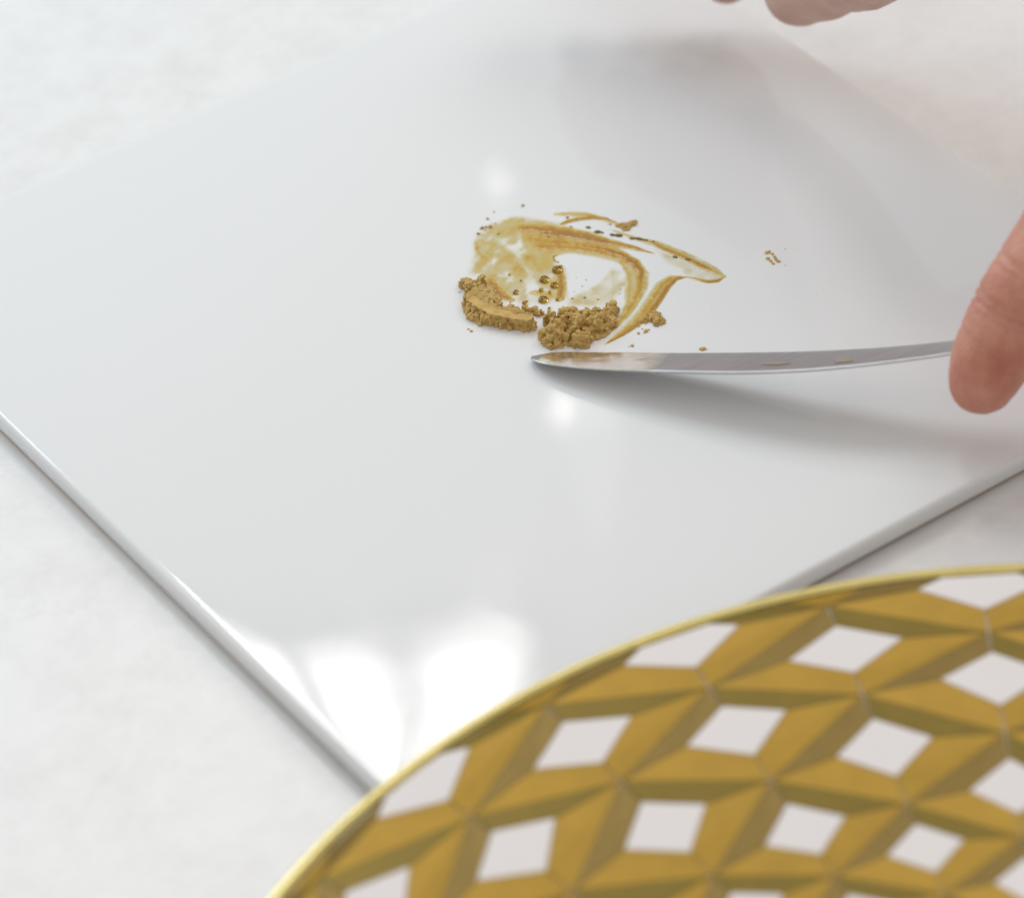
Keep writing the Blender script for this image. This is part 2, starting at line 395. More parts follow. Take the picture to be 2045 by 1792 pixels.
# ------------------------------------------------------------------ gold powder clumps
from mathutils import noise as mnoise
HULLS = []
for k in range(24):                                    # angular grains
    rnd = random.Random(900 + k); bm = bmesh.new()
    pts = [bm.verts.new(Vector((rnd.gauss(0, 1), rnd.gauss(0, 1), rnd.gauss(0, 1))).normalized() * rnd.uniform(.72, 1.15)) for _ in range(12)]
    h = bmesh.ops.convex_hull(bm, input=pts); bmesh.ops.delete(bm, geom=[g_ for g_ in h['geom_interior'] if isinstance(g_, bmesh.types.BMVert)], context='VERTS')
    bmesh.ops.recalc_face_normals(bm, faces=bm.faces); bm.verts.index_update()
    HULLS.append((np.array([v.co[:] for v in bm.verts]), [tuple(v.index for v in f.verts) for f in bm.faces])); bm.free()
def clump(name, contour, height, label, mat, size=(.55, 1.25), seed=1, flat=None, voxel=.00010, fill=1.0, cat='powder', group=None):
    """a caked mass: many angular grains packed over a footprint on the tile and grown together"""
    rnd = random.Random(seed)
    P = np.array([tuple((tile_a(x, y, h).xy * 1000)) for x, y, h in contour]); x0, y0 = P.min(0); x1, y1 = P.max(0)
    step = size[0] * .86; VV, FF, nv = [], [], 0
    gx, gy = np.meshgrid(np.arange(x0, x1, step), np.arange(y0, y1, step))
    jr = np.random.default_rng(seed); gx = gx + (jr.random(gx.shape) - .5) * step; gy = gy + (jr.random(gx.shape) - .5) * step
    D = poly_sdf(gx, gy, P) + (fbm(gx * .8, gy * .8, 3, seed + 20) - .5) * 1.1
    env = fbm(gx * .42, gy * .42, 3, seed); rift = np.abs(fbm(gx * .33 + 7, gy * .33, 3, seed + 30) - .5)
    fx, fs_ = polyline(gx, gy, [tuple(tile_a(a_, b_, height * .8).xy * 1000) for a_, b_ in flat[0]], [flat[1]] * len(flat[0])) if flat else (np.full(gx.shape, 9.), None)
    for x, y, d, e, rf, ff in zip(gx.ravel(), gy.ravel(), D.ravel(), env.ravel(), rift.ravel(), fx.ravel()):
        if d < -.05 or rnd.random() > fill: continue
        top = height * min(1, .45 + .55 * max(d, 0) / 1.4) * (.50 + 1.0 * e) * rnd.uniform(.8, 1.15)
        k_, k2_, cv, ct = worley(np.array([x / 2.0]), np.array([y / 2.0]), seed + 50); top *= .62 + .62 * cv[0]
        if k2_[0] - k_[0] < .16: top *= .35
        if ff < 1.1: top = height
        elif rf < .010: continue
        elif rf < .034: top *= .3
        r = rnd.uniform(*size) * (.7 if d < .6 else 1); z = 0.0
        while True:
            zc = min(z + r * .5, max(top - r * .6, r * .3)); hv, hf = rnd.choice(HULLS)
            R_m = np.array(Matrix.Rotation(rnd.uniform(0, 6.28), 3, Vector((rnd.gauss(0, 1), rnd.gauss(0, 1), rnd.gauss(0, 1))).normalized()))
            p_ = (hv @ R_m.T) * r * np.array([1, 1, .85]) + np.array([x, y, zc]); VV.append(p_ / 1000); FF += [tuple(i_ + nv for i_ in f_) for f_ in hf]; nv += len(hv)
            z += r * 1.3
            if z > top - r * .3: break
    me = bpy.data.meshes.new('raw'); me.from_pydata(np.concatenate(VV).tolist(), [], FF)
    tmp = bpy.data.objects.new('raw', me); COL.objects.link(tmp)
    q = tmp.modifiers.new('r', 'REMESH'); q.mode = 'VOXEL'; q.voxel_size = voxel
    q = tmp.modifiers.new('s', 'SMOOTH'); q.iterations = 1; q.factor = .5
    out = bpy.data.meshes.new_from_object(tmp.evaluated_get(bpy.context.evaluated_depsgraph_get())); bpy.data.objects.remove(tmp); out.name = name
    n_ = len(out.vertices); co = np.zeros(n_ * 3, np.float32); no = np.zeros(n_ * 3, np.float32)
    out.vertices.foreach_get('co', co); out.vertices.foreach_get('normal', no); co = co.reshape(-1, 3) * 1000; no = no.reshape(-1, 3)
    dsp = .16 * (fbm(co[:, 0] * 2.6 + co[:, 2] * 1.9, co[:, 1] * 2.6 - co[:, 2] * 1.7, 4, seed + 3) - .5) + .10 * (fbm(co[:, 0] * 8 + co[:, 2] * 7, co[:, 1] * 8 + co[:, 2] * 6, 2, seed + 4) - .5)
    if flat:                                           # pressed top: nothing stands above the face the knife left
        fq, fs = polyline(co[:, 0], co[:, 1], [tuple(tile_a(a_, b_, height * .8).xy * 1000) for a_, b_ in flat[0]], [flat[1]] * len(flat[0]))
        cap = height * .80 + .12 * fbm(co[:, 0] * .5, co[:, 1] * .5, 2, 5) + np.clip(fq - 1, 0, 9) * .5
        low = height * .78
        inn = (fq < 1.0) & (no[:, 2] > .1) & (co[:, 2] > height * .30)
        zf = np.where(inn, low + .10 * (fbm(co[:, 0] * 1.5, co[:, 1] * 1.5, 4, seed) - .5), np.minimum(co[:, 2], cap))
        dsp = np.where(inn, dsp * .15, dsp); co[:, 2] = zf
    co = co + no * dsp[:, None]; co[:, 2] = np.maximum(co[:, 2], .01) / 1000 + TZ; co[:, :2] /= 1000
    out.vertices.foreach_set('co', co.astype(np.float32).ravel()); out.update(); out.materials.clear()
    out.polygons.foreach_set('use_smooth', [True] * len(out.polygons))
    return tag(link(name, out, mat), label, cat, group)

left_c = [(140, 690, 1), (165, 655, 2), (205, 630, 2.5), (270, 635, 2.5), (335, 650, 2.2), (352, 690, 1.5), (335, 740, 1), (400, 785, 1.5), (440, 820, 1.5), (520, 845, 2), (600, 870, 2.5), (650, 895, 3),
          (690, 930, 2.5), (692, 1000, 0), (640, 1022, 0), (560, 1012, 0), (480, 1005, 0), (400, 990, 0), (350, 985, 0), (300, 977, 0), (232, 930, 0), (190, 872, 0), (215, 800, 0), (222, 735, 0), (160, 715, 0)]
clump('gold_powder_slab', left_c, 3.0, 'long caked clump of dry gold powder with a smooth pressed flat top', M_POWDER, (.5, 1.0), 3, flat=([(270, 800), (330, 845), (420, 885), (520, 905), (620, 925)], 1.05))
clump('gold_powder_lump', [(600, 850, 1), (640, 820, 2), (700, 830, 2), (745, 870, 2), (748, 905, 0), (700, 925, 0), (640, 910, 0), (590, 895, 0)], 1.7,
      'small smooth lump of gold powder bridging the two big clumps', M_POWDER, (.5, .9), 8)
right_c = [(840, 850, 1.5), (895, 825, 2.5), (960, 860, 2.5), (1000, 890, 2), (1035, 850, 2.5), (1090, 850, 2.5), (1125, 845, 2.5), (1155, 812, 2.5), (1242, 825, 1.8), (1225, 880, 1), (1218, 990, 0), (1170, 1015, 0), (1135, 1060, 0),
           (1085, 1078, 0), (1045, 1100, 0), (1035, 1138, 0), (960, 1132, 0), (900, 1118, 0), (820, 1132, 0), (745, 1125, 0), (708, 1082, 0), (725, 1015, 1), (765, 965, 1.5), (730, 930, 1.5), (770, 900, 2), (845, 890, 2)]
clump('gold_powder_heap', right_c, 3.3, 'crumbly broken heap of dry gold powder beside the knife tip', M_POWDER, (.42, .95), 21, fill=.92)
clump('gold_powder_flake', [(1165, 300, .3), (1230, 298, .3), (1290, 290, .5), (1315, 272, .6), (1358, 280, .3), (1330, 320, 0), (1310, 345, 0), (1270, 352, 0), (1250, 325, 0), (1195, 312, 0)], .9,
      'thin ragged flake of gold powder at the end of the crescent streak', M_POWDER, (.22, .45), 33, voxel=.00006)
clump('gold_powder_flake', [(1385, 945, .2), (1430, 930, .3), (1450, 885, .5), (1515, 880, .5), (1525, 915, .3), (1545, 940, .2), (1540, 968, 0), (1480, 992, 0), (1455, 965, 0), (1400, 965, 0)], 1.1,
      'broken flake of dry gold powder right of the diagonal streak', M_POWDER, (.25, .5), 41, voxel=.00006, fill=.8)

# crumbs and dust
def crumb(name, p, size, mat, label, group, sx=1.0, rot=0.0, seed=0, sub=2, h=.62, cat='crumb'):
    bm = bmesh.new(); bmesh.ops.create_icosphere(bm, subdivisions=sub, radius=1.0)
    off = RNG.random(3) * 50
    for v in bm.verts:
        c = v.co; k = 1 + .55 * (fbm(np.array([c.x * 1.6 + off[0]]), np.array([c.y * 1.6 + c.z * 1.3 + off[1]]), 3, seed)[0] - .5) * 1.6
        k += .25 * (vnoise(np.array([c.x * 4 + off[2]]), np.array([c.z * 4 + c.y * 3]), seed)[0] - .5)
        v.co = Vector((c.x * k * sx, c.y * k, max(c.z * k * h, -.25)))
    me = bpy.data.meshes.new(name); bm.to_mesh(me); bm.free()
    if size > .0006: me.polygons.foreach_set('use_smooth', [True] * len(me.polygons))
    o = link(name, me, mat); o.location = (p.x, p.y, TZ + .22 * size); o.scale = (size, size, size); o.rotation_euler = (0, 0, rot)
    return tag(o, label, cat, group)
MMA = .0000305 / 2      # one photo step of region a, as a half size in metres
g = 'damp crumbs at the pale edge of the smear'
for i, (x, y, s) in enumerate([(598, 180, 17), (405, 223, 10), (362, 270, 16), (325, 332, 24), (352, 325, 16), (380, 326, 22), (415, 300, 9), (300, 370, 19), (435, 370, 12), (345, 345, 10), (595, 190, 9), (770, 390, 12)]):
    crumb('powder_crumb', tile_a(x, y), s * MMA * 1.15, M_DAMP, 'damp ochre crumb scattered beyond the pale wash of the smear', g, 1.3, random.random() * 3, i)
g = 'dark slivers along the upper streak'
dirx = (tile_a(1350, 402) - tile_a(1225, 380)); angS = math.atan2(dirx.y, dirx.x)
for i, (x, y, s, k) in enumerate([(1035, 328, 22, 1.5), (1095, 358, 26, 1.6), (1128, 362, 18, 1.3), (1195, 378, 22, 1.8), (1240, 381, 30, 1.9), (1330, 401, 22, 2.0), (1372, 405, 24, 2.2), (1420, 412, 14, 2.6), (1470, 420, 16, 1.1), (1615, 525, 20, 2.0), (1700, 542, 20, 2.0), (895, 262, 18, 1.2), (920, 323, 12, 1.4)]):
    crumb('powder_sliver', tile_a(x, y), s * MMA * 1.05, M_OLIVE, 'dark olive sliver of wet gold stuck along the upper streak', g, k, angS + random.uniform(-.25, .25), 40 + i, cat='sliver')
g = 'dry crumbs by the diagonal streak'
for i, (x, y, s) in enumerate([(1370, 1035, 17), (1422, 1020, 22), (1395, 1005, 9), (1410, 1030, 13), (1440, 1010, 12), (1330, 1118, 18), (1308, 1123, 8), (1365, 955, 10), (1378, 990, 8)]):
    crumb('powder_crumb', tile_a(x, y), s * MMA * 1.2, M_POWDER, 'dry gold crumb lying between the diagonal streak and the knife', g, 1.15, random.random() * 3, 60 + i)
crumb('powder_crumb', tile_a(1798, 1140), 31 * MMA, M_POWDER, 'lone rounded gold crumb with a tail just above the blade', None, 1.5, angS + .3, 77, 3)
g = 'curled crumbs standing apart on the bare tile'
for i, (x, y, s) in enumerate([(845, 530, 44), (870, 518, 40), (905, 540, 36), (930, 572, 40), (945, 598, 36), (972, 622, 42), (862, 592, 44), (890, 622, 38), (915, 645, 32)]):
    crumb('powder_crumb', tile_b(x, y), s * MMA * .62, M_POWDER, 'dry gold crumb of a curled cluster alone on bare tile', g, 1.2, random.random() * 3, 80 + i)
g = 'specks of gold dust on the bare tile'
specks = [tile_b(*q) for q in ((1047, 485), (1048, 665), (1530, 825), (1327, 897), (1455, 922), (1388, 970), (1150, 1155), (965, 1255), (825, 808), (885, 770), (248, 1137), (1178, 500), (965, 556), (1400, 853))] + [on_plane(1309, 355, TZ)]
sz = [17, 15, 8, 8, 9, 10, 9, 10, 7, 7, 8, 8, 6, 6, 10]
for i, (p, s) in enumerate(zip(specks, sz)):
    crumb('dust_speck', p, s * MMA * .62, M_POWDER, 'tiny speck of gold dust on bare tile away from the smear', g, 1.2, random.random() * 3, 100 + i, 1, cat='speck')
g = 'specks inside the bare window of the smear'
for i, (x, y, s) in enumerate([(1020, 678, 10), (955, 662, 6), (995, 720, 9), (940, 757, 7), (1245, 772, 8), (1250, 740, 8)]):
    crumb('dust_speck', tile_a(x, y), s * MMA, M_DAMP, 'tiny speck inside the clean white gap of the smear', g, 1.2, random.random() * 3, 120 + i, 1, cat='speck')
g = 'loose crumbs shed by the powder heaps'
for i in range(46):
    if i < 20: lab = 'small crumb of dry powder shed by the flat-topped slab'; x, y = random.choice([(random.uniform(190, 700), random.uniform(960, 1030)), (random.uniform(430, 760), random.uniform(800, 870)), (random.uniform(150, 260), random.uniform(700, 860))])
    else: lab = 'small crumb of dry powder shed by the broken heap'; x, y = random.choice([(random.uniform(710, 1060), random.uniform(1085, 1150)), (random.uniform(1060, 1230), random.uniform(960, 1100)), (random.uniform(820, 1240), random.uniform(790, 870))])
    crumb('powder_crumb', tile_a(x, y), random.uniform(9, 22) * MMA, M_POWDER, lab, 'crumbs of the slab' if i < 20 else 'crumbs of the broken heap', random.uniform(.9, 1.4), random.random() * 3, 140 + i)

# ------------------------------------------------------------------ wet smear
STEP = .11
cs = np.array([tuple(tile_a(x, y).xy * 1000) for x, y in ((100, 150), (2000, 150), (2000, 1150), (100, 1150))])
GX, GY = np.meshgrid(np.arange(cs[:, 0].min(), cs[:, 0].max(), STEP), np.arange(cs[:, 1].min(), cs[:, 1].max(), STEP))
U = GX * SIDE.x + GY * SIDE.y; Vv = GX * FAR.x + GY * FAR.y            # across and away, millimetres
ZA = .0305
def mmP(pts): return [tuple(tile_a(x, y).xy * 1000) for x, y in pts]
dens = np.zeros(GX.shape)
fine = fbm(U * 1.3, Vv * 1.3, 5, 50); streak = fbm((U * .8 + Vv * .6) * .5, (Vv * .8 - U * .6) * 3.0, 4, 51)
warpX = GX + (fbm(GX * .5, GY * .5, 4, 60) - .5) * 1.3; warpY = GY + (fbm(GX * .5 + 9, GY * .5 + 4, 4, 61) - .5) * 1.3
def stroke(pts, w, d, soft=.5, nz=.35, warp=.5, edge=None):
    """pts and widths (photo steps); d: pigment; edge: extra pigment gathered on one side"""
    global dens
    w = w if isinstance(w, (list, tuple)) else [w] * len(pts)
    x = GX + (warpX - GX) * warp; y = GY + (warpY - GY) * warp
    q, s = polyline(x, y, mmP(pts), [k * ZA * 1.32 for k in w])
    prof = np.clip((1 - q) / min(1, soft * 1.7), 0, 1); prof = prof * prof * (3 - 2 * prof)
    v = d * prof * (1 + nz * (fine - .5) * 2 + nz * .9 * (np.sin(s * 9 + fine * 5) * .5) * (np.abs(s) < 1))
    if edge: v = v + edge[1] * prof * np.exp(-((s - edge[0]) / .28) ** 2)
    dens = np.maximum(dens, v) + .18 * np.minimum(dens, v)
def wash(poly, d, soft=1.6, nz=.9, seed=70):
    global dens
    D = poly_sdf(warpX, warpY, mmP(poly)); k = np.clip(D / soft + .4, 0, 1); k = k * k * (3 - 2 * k)
    tx = .55 * fbm((U * .5 + Vv * .85) * .25, (U * .85 - Vv * .5) * .55, 5, seed) + .45 * fbm(U * .35 + 3, Vv * .35, 5, seed + 1)
    dens = np.maximum(dens, d * k * np.clip(1 + nz * (tx - .5) * 3.4, .12, 2.2))
wash([(285, 380), (400, 300), (520, 265), (640, 258), (830, 300), (930, 340), (850, 480), (800, 540), (880, 620), (880, 790), (760, 830), (620, 830), (520, 810), (430, 800), (360, 720), (330, 640), (230, 640), (270, 540)], .21, 3.0, 1.2)
wash([(560, 330), (720, 320), (900, 360), (900, 500), (800, 520), (820, 620), (700, 640), (640, 560), (600, 450)], .26, 1.6, .8, 74)
wash([(880, 800), (1010, 760), (1120, 690), (1200, 600), (1290, 640), (1290, 720), (1220, 800), (1240, 860), (1100, 850), (900, 850)], .13, 2.0, 1.0, 77)
stroke([(600, 330), (740, 340), (880, 360), (1020, 385), (1160, 425), (1300, 455), (1400, 480), (1475, 500)], [60, 62, 62, 56, 44, 30, 16, 4], .62, .55, .3, .25)
stroke([(640, 400), (780, 420), (920, 432), (1060, 445), (1180, 470), (1290, 515)], [50, 78, 78, 66, 50, 24], .40, .9, .4, .3)
stroke([(740, 372), (850, 372), (980, 395), (1110, 425), (1200, 438)], [20, 46, 42, 30, 8], .80, .7, .3, .25)
stroke([(690, 455), (820, 455), (960, 465), (1110, 490), (1230, 520), (1330, 570), (1385, 640), (1380, 730), (1345, 820), (1290, 900), (1220, 985), (1170, 1040)], [50, 72, 66, 60, 58, 58, 56, 50, 40, 32, 20, 6], .44, .6, .35, .3)
stroke([(1000, 455), (1130, 475), (1250, 510), (1340, 565), (1390, 625), (1380, 690)], [10, 30, 44, 44, 34, 10], .72, .7, .3, .25)
stroke([(1250, 560), (1310, 640), (1310, 740), (1300, 840), (1250, 930)], [14, 30, 34, 28, 8], .30, .8, .3, .3)
stroke([(815, 238), (900, 236), (1000, 242), (1090, 258), (1180, 285), (1300, 330)], [14, 30, 34, 28, 22, 10], .36, .7, .3, .3)
stroke([(850, 305), (900, 285), (970, 270), (1060, 264), (1150, 270), (1210, 292)], [12, 24, 22, 18, 16, 8], .74, .8, .25, .2)
stroke([(1200, 345), (1330, 395), (1480, 435), (1640, 500), (1760, 560), (1860, 610), (1945, 655)], [10, 20, 34, 44, 50, 44, 16], .34, .8, .3, .2)
stroke([(1450, 425), (1560, 478), (1700, 540), (1800, 590), (1860, 612)], [5, 14, 22, 26, 8], .72, .8, .25, .2)
wash([(1480, 470), (1600, 510), (1760, 590), (1930, 640), (1900, 690), (1780, 680), (1690, 640), (1560, 560)], .10, 1.5, .8, 79)
stroke([(1690, 655), (1760, 672), (1830, 688), (1900, 680), (1945, 655)], [4, 18, 22, 20, 8], .42, .6, .2, .1)
stroke([(1790, 685), (1840, 692), (1895, 686), (1925, 674)], [4, 9, 10, 4], .95, .6, .2, .0)
stroke([(1660, 655), (1590, 668), (1530, 710), (1480, 790), (1420, 880), (1340, 965), (1250, 1040), (1140, 1110)], [10, 40, 50, 54, 54, 46, 30, 4], .42, .6, .3, .15)
stroke([(1690, 658), (1620, 672), (1565, 725), (1500, 825), (1430, 920), (1350, 985), (1260, 1045), (1160, 1102)], [6, 16, 22, 24, 24, 22, 14, 4], .82, .75, .25, .1)
stroke([(825, 512), (800, 522), (805, 548), (835, 560)], [7, 9, 9, 6], .75, .7, .2, .0)
stroke([(840, 600), (850, 660), (855, 730), (845, 800)], [26, 34, 38, 30], .62, .8, .4, .3)
stroke([(370, 680), (410, 740), (460, 790), (520, 810)], [30, 50, 46, 26], .64, .8, .4, .3)
stroke([(290, 420), (300, 480), (320, 520), (350, 530)], [20, 26, 30, 16], .34, .9, .5, .5)
stroke([(1000, 905), (1040, 890), (1080, 905)], [24, 34, 24], .7, .8, .3, .2)
stroke([(670, 760), (730, 770), (790, 790)], [34, 40, 36], .38, .9, .5, .4)
# wiped, paler trail through the wash
q, s = polyline(warpX, warpY, mmP([(380, 400), (470, 420), (560, 510), (640, 630), (660, 740)]), [40 * ZA, 44 * ZA, 34 * ZA, 28 * ZA, 22 * ZA])
dens = dens * (1 - .55 * np.clip(1.3 - q, 0, 1))
dens = np.clip(1.16 * dens * (.92 + .16 * streak) + np.where(dens > .1, (fine - .5) * .12, 0), 0, 1.0)
dens = np.clip(np.where(dens > .36, dens + (dens - .36) * .35, dens * 1.12), 0, 1)
Hs = TZ + (.02 + .14 * dens + .015 * (fine - .5)) / 1000
me = grid_mesh('wet_gold_smear', GX / 1000, GY / 1000, np.maximum(Hs, TZ + .00001), dens > .012, dens)
tag(link('wet_gold_smear', me, M_FILM), 'wet translucent smear of gold paint swirled across the tile', 'smear')

# droplets
def droplet(x, y, r, h=.75):
    V, F = [], []; n, m = 28, 9
    for i in range(m + 1):
        a = math.pi / 2 * i / m
        for k in range(n): b_ = 2 * math.pi * k / n; V.append((r * math.cos(a) * math.cos(b_), r * math.cos(a) * math.sin(b_), r * h * math.sin(a)))
    for i in range(m):
        for k in range(n): F.append((i * n + k, i * n + (k + 1) % n, (i + 1) * n + (k + 1) % n, (i + 1) * n + k))
    F.append(tuple(range(n - 1, -1, -1)))
    p = tile_a(x, y); big = r > .0008; o = link('liquid_droplet', mesh('liquid_droplet', V, F), M_DROP); o.location = (p.x, p.y, TZ + .00016)
    return tag(o, 'large glossy amber droplet beaded on the wet smear' if big else 'tiny glossy amber bead on the wet smear', 'droplet', 'large amber droplets' if big else 'tiny amber beads')
for x, y, s in [(828, 615, 36), (742, 680, 34), (808, 718, 28), (552, 765, 22), (720, 748, 17), (735, 815, 34), (778, 762, 12), (612, 835, 20), (830, 812, 15), (508, 645, 9), (775, 870, 12), (850, 596, 18), (585, 685, 8)]:
    droplet(x, y, s * MMA * 2.0)

# ------------------------------------------------------------------ palette knife
TH = math.radians(20.0)
knife = tag(empty('palette_knife', tile_a(620, 1190)), 'flexible steel palette knife with gold on its tip held over the tile', 'palette knife')
inv = Matrix.Translation(-knife.location)
ctr = [(1062, 712, .9, 1.0), (1076, 713, 1.2, 5.0), (1110, 715, 1.7, 9.0), (1180, 719, 2.6, 11.5), (1300, 722.5, 4.6, 13.2), (1420, 724, 6.6, 14.2), (1520, 723.5, 8.4, 14.4), (1620, 720, 10.0, 13.6), (1720, 713, 11.6, 12.0),
       (1820, 703, 13.2, 10.2), (1900, 693, 14.6, 9.0), (1990, 681, 16.4, 7.6), (2080, 668, 18.4, 6.6), (2150, 657, 20.2, 6.0)]
pc = [on_plane(x, y, TZ + z / 1000) for x, y, z, w in ctr]; wd = [w * .82 / 1000 for *_, w in ctr]
# resample smoothly
def resample(vals, n):
    t = np.linspace(0, len(vals) - 1, n); out = []
    for u in t:
        i = min(int(u), len(vals) - 2); f = u - i
        p0, p1, p2, p3 = (np.array(vals[max(0, min(len(vals) - 1, j))], float) for j in (i - 1, i, i + 1, i + 2))
        out.append(.5 * (2 * p1 + (p2 - p0) * f + (2 * p0 - 5 * p1 + 4 * p2 - p3) * f * f + (3 * p1 - p0 - 3 * p2 + p3) * f ** 3))
    return out
NB = 90
PCs = [Vector(v) for v in resample([tuple(v) for v in pc], NB)]; WDs = [float(v[0]) for v in resample([(w,) for w in wd], NB)]
def blade_frame(i):
    a = PCs[max(i - 1, 0)]; b_ = PCs[min(i + 1, NB - 1)]; t = (b_ - a).normalized()
    w = (-FAR * math.cos(TH) + Vector((0, 0, 1)) * math.sin(TH)); w = (w - t * w.dot(t)).normalized(); n_ = t.cross(w)
    if n_.z < 0: n_ = -n_
    return t, w, n_
def blade_pt(i, s, lift=0.0):
    t, w, n_ = blade_frame(i); return PCs[i] + w * (WDs[i] * .5 * s) + n_ * (lift + .00012 * (1 - s * s))
V, F = [], []; S_ = [-1, -.75, -.4, 0, .4, .75, 1]; thick = .00028
for i in range(NB):
    for s in S_: V.append(inv @ blade_pt(i, s))
    for s in S_[::-1]: V.append(inv @ blade_pt(i, s, -thick))
m = 2 * len(S_)
for i in range(NB - 1):
    for k in range(m): F.append((i * m + k, (i + 1) * m + k, (i + 1) * m + (k + 1) % m, i * m + (k + 1) % m))
F.append(tuple(range(m))); F.append(tuple(range(NB * m - 1, (NB - 1) * m - 1, -1)))
me = mesh('blade', V, F); bm = bmesh.new(); bm.from_mesh(me); bmesh.ops.recalc_face_normals(bm, faces=bm.faces); bm.to_mesh(me); bm.free()
blade = link('blade', me, M_STEEL, knife)
# wet gold on the tip of the blade
def blade_patch(name, i0, i1, fn, mat, ns=15, attr=True, lift=.00008):
    ii = np.linspace(i0, i1, (i1 - i0) * 4 + 1); V, D, F = [], [], []
    for u in ii:
        a = int(min(u, NB - 2)); f = u - a
        for k in range(ns):
            s = -.96 + 1.92 * k / (ns - 1); d = fn((u - i0) / (i1 - i0), s); D.append(d)
            V.append(inv @ (blade_pt(a, s, lift + d * .00012) * (1 - f) + blade_pt(a + 1, s, lift + d * .00012) * f))
    for i in range(len(ii) - 1):
        for k in range(ns - 1):
            q = (i * ns + k, i * ns + k + 1, (i + 1) * ns + k + 1, (i + 1) * ns + k)
            if max(D[j] for j in q) > .03: F.append(q[::-1])
    me = mesh(name, V, F); a = me.attributes.new('pigment', 'FLOAT', 'POINT'); a.data.foreach_set('value', np.array(D, np.float32))
    bm = bmesh.new(); bm.from_mesh(me); bmesh.ops.delete(bm, geom=[v for v in bm.verts if not v.link_faces], context='VERTS'); bm.to_mesh(me); bm.free()
    return link(name, me, mat, blade)
def tipfn(t, s):
    n_ = float(fbm(np.array([t * 9]), np.array([s * 3 + t * 6]), 4, 90)[0]); env = min(1, t * 7) * (1 - max(0, (t - .5) / .5) ** 1.5)
    return max(0., min(1., env * (1.5 * n_ - .12 + .22 * math.sin(t * 14 + s * 3))))
blade_patch('gold_smear', 7, 29, tipfn, M_FILM)
def fleck(cx, cs, rx, rs, seed):
    def fn(t, s):
        q = ((t - cx) / rx) ** 2 + ((s - cs) / rs) ** 2; n_ = float(fbm(np.array([t * 30]), np.array([s * 6]), 3, seed)[0]); return .8 if q + 1.2 * (n_ - .5) < .75 else 0
    return fn
blade_patch('dried_fleck', 40, 47, fleck(.5, .2, .26, .09, 95), M_RUST, 31)
blade_patch('dried_fleck', 49, 56, fleck(.5, .3, .17, .20, 97), M_RUST, 31)
# ferrule and handle, running out to the right under the hand
def tube(name, pts, rads, mat, parent, seg=20):
    V, F = [], []
    for i, p in enumerate(pts):
        t = (pts[min(i + 1, len(pts) - 1)] - pts[max(i - 1, 0)]).normalized(); a = t.cross(Vector((0, 0, 1))).normalized(); b_ = t.cross(a)
        for k in range(seg): u = 2 * math.pi * k / seg; V.append(inv @ (p + a * (rads[i] * math.cos(u)) + b_ * (rads[i] * math.sin(u))))
    for i in range(len(pts) - 1):
        for k in range(seg): F.append((i * seg + k, i * seg + (k + 1) % seg, (i + 1) * seg + (k + 1) % seg, (i + 1) * seg + k))
    F.append(tuple(range(seg - 1, -1, -1))); F.append(tuple(range((len(pts) - 1) * seg, len(pts) * seg)))
    return link(name, mesh(name, V, F), mat, parent)
kd = (PCs[-1] - PCs[-8]).normalized(); k0 = PCs[-1] - kd * .004
tube('ferrule', [k0, k0 + kd * .004, k0 + kd * .02], [.0032, .0042, .0048], M_STEEL, knife)
hd = (kd + Vector((0, 0, .18))).normalized(); h0 = k0 + kd * .019
tube('handle', [h0, h0 + hd * .004, h0 + hd * .03, h0 + hd * .06, h0 + hd * .09, h0 + hd * .104, h0 + hd * .11], [.0046, .0062, .0078, .0085, .0075, .0062, .003], M_WOOD, knife)

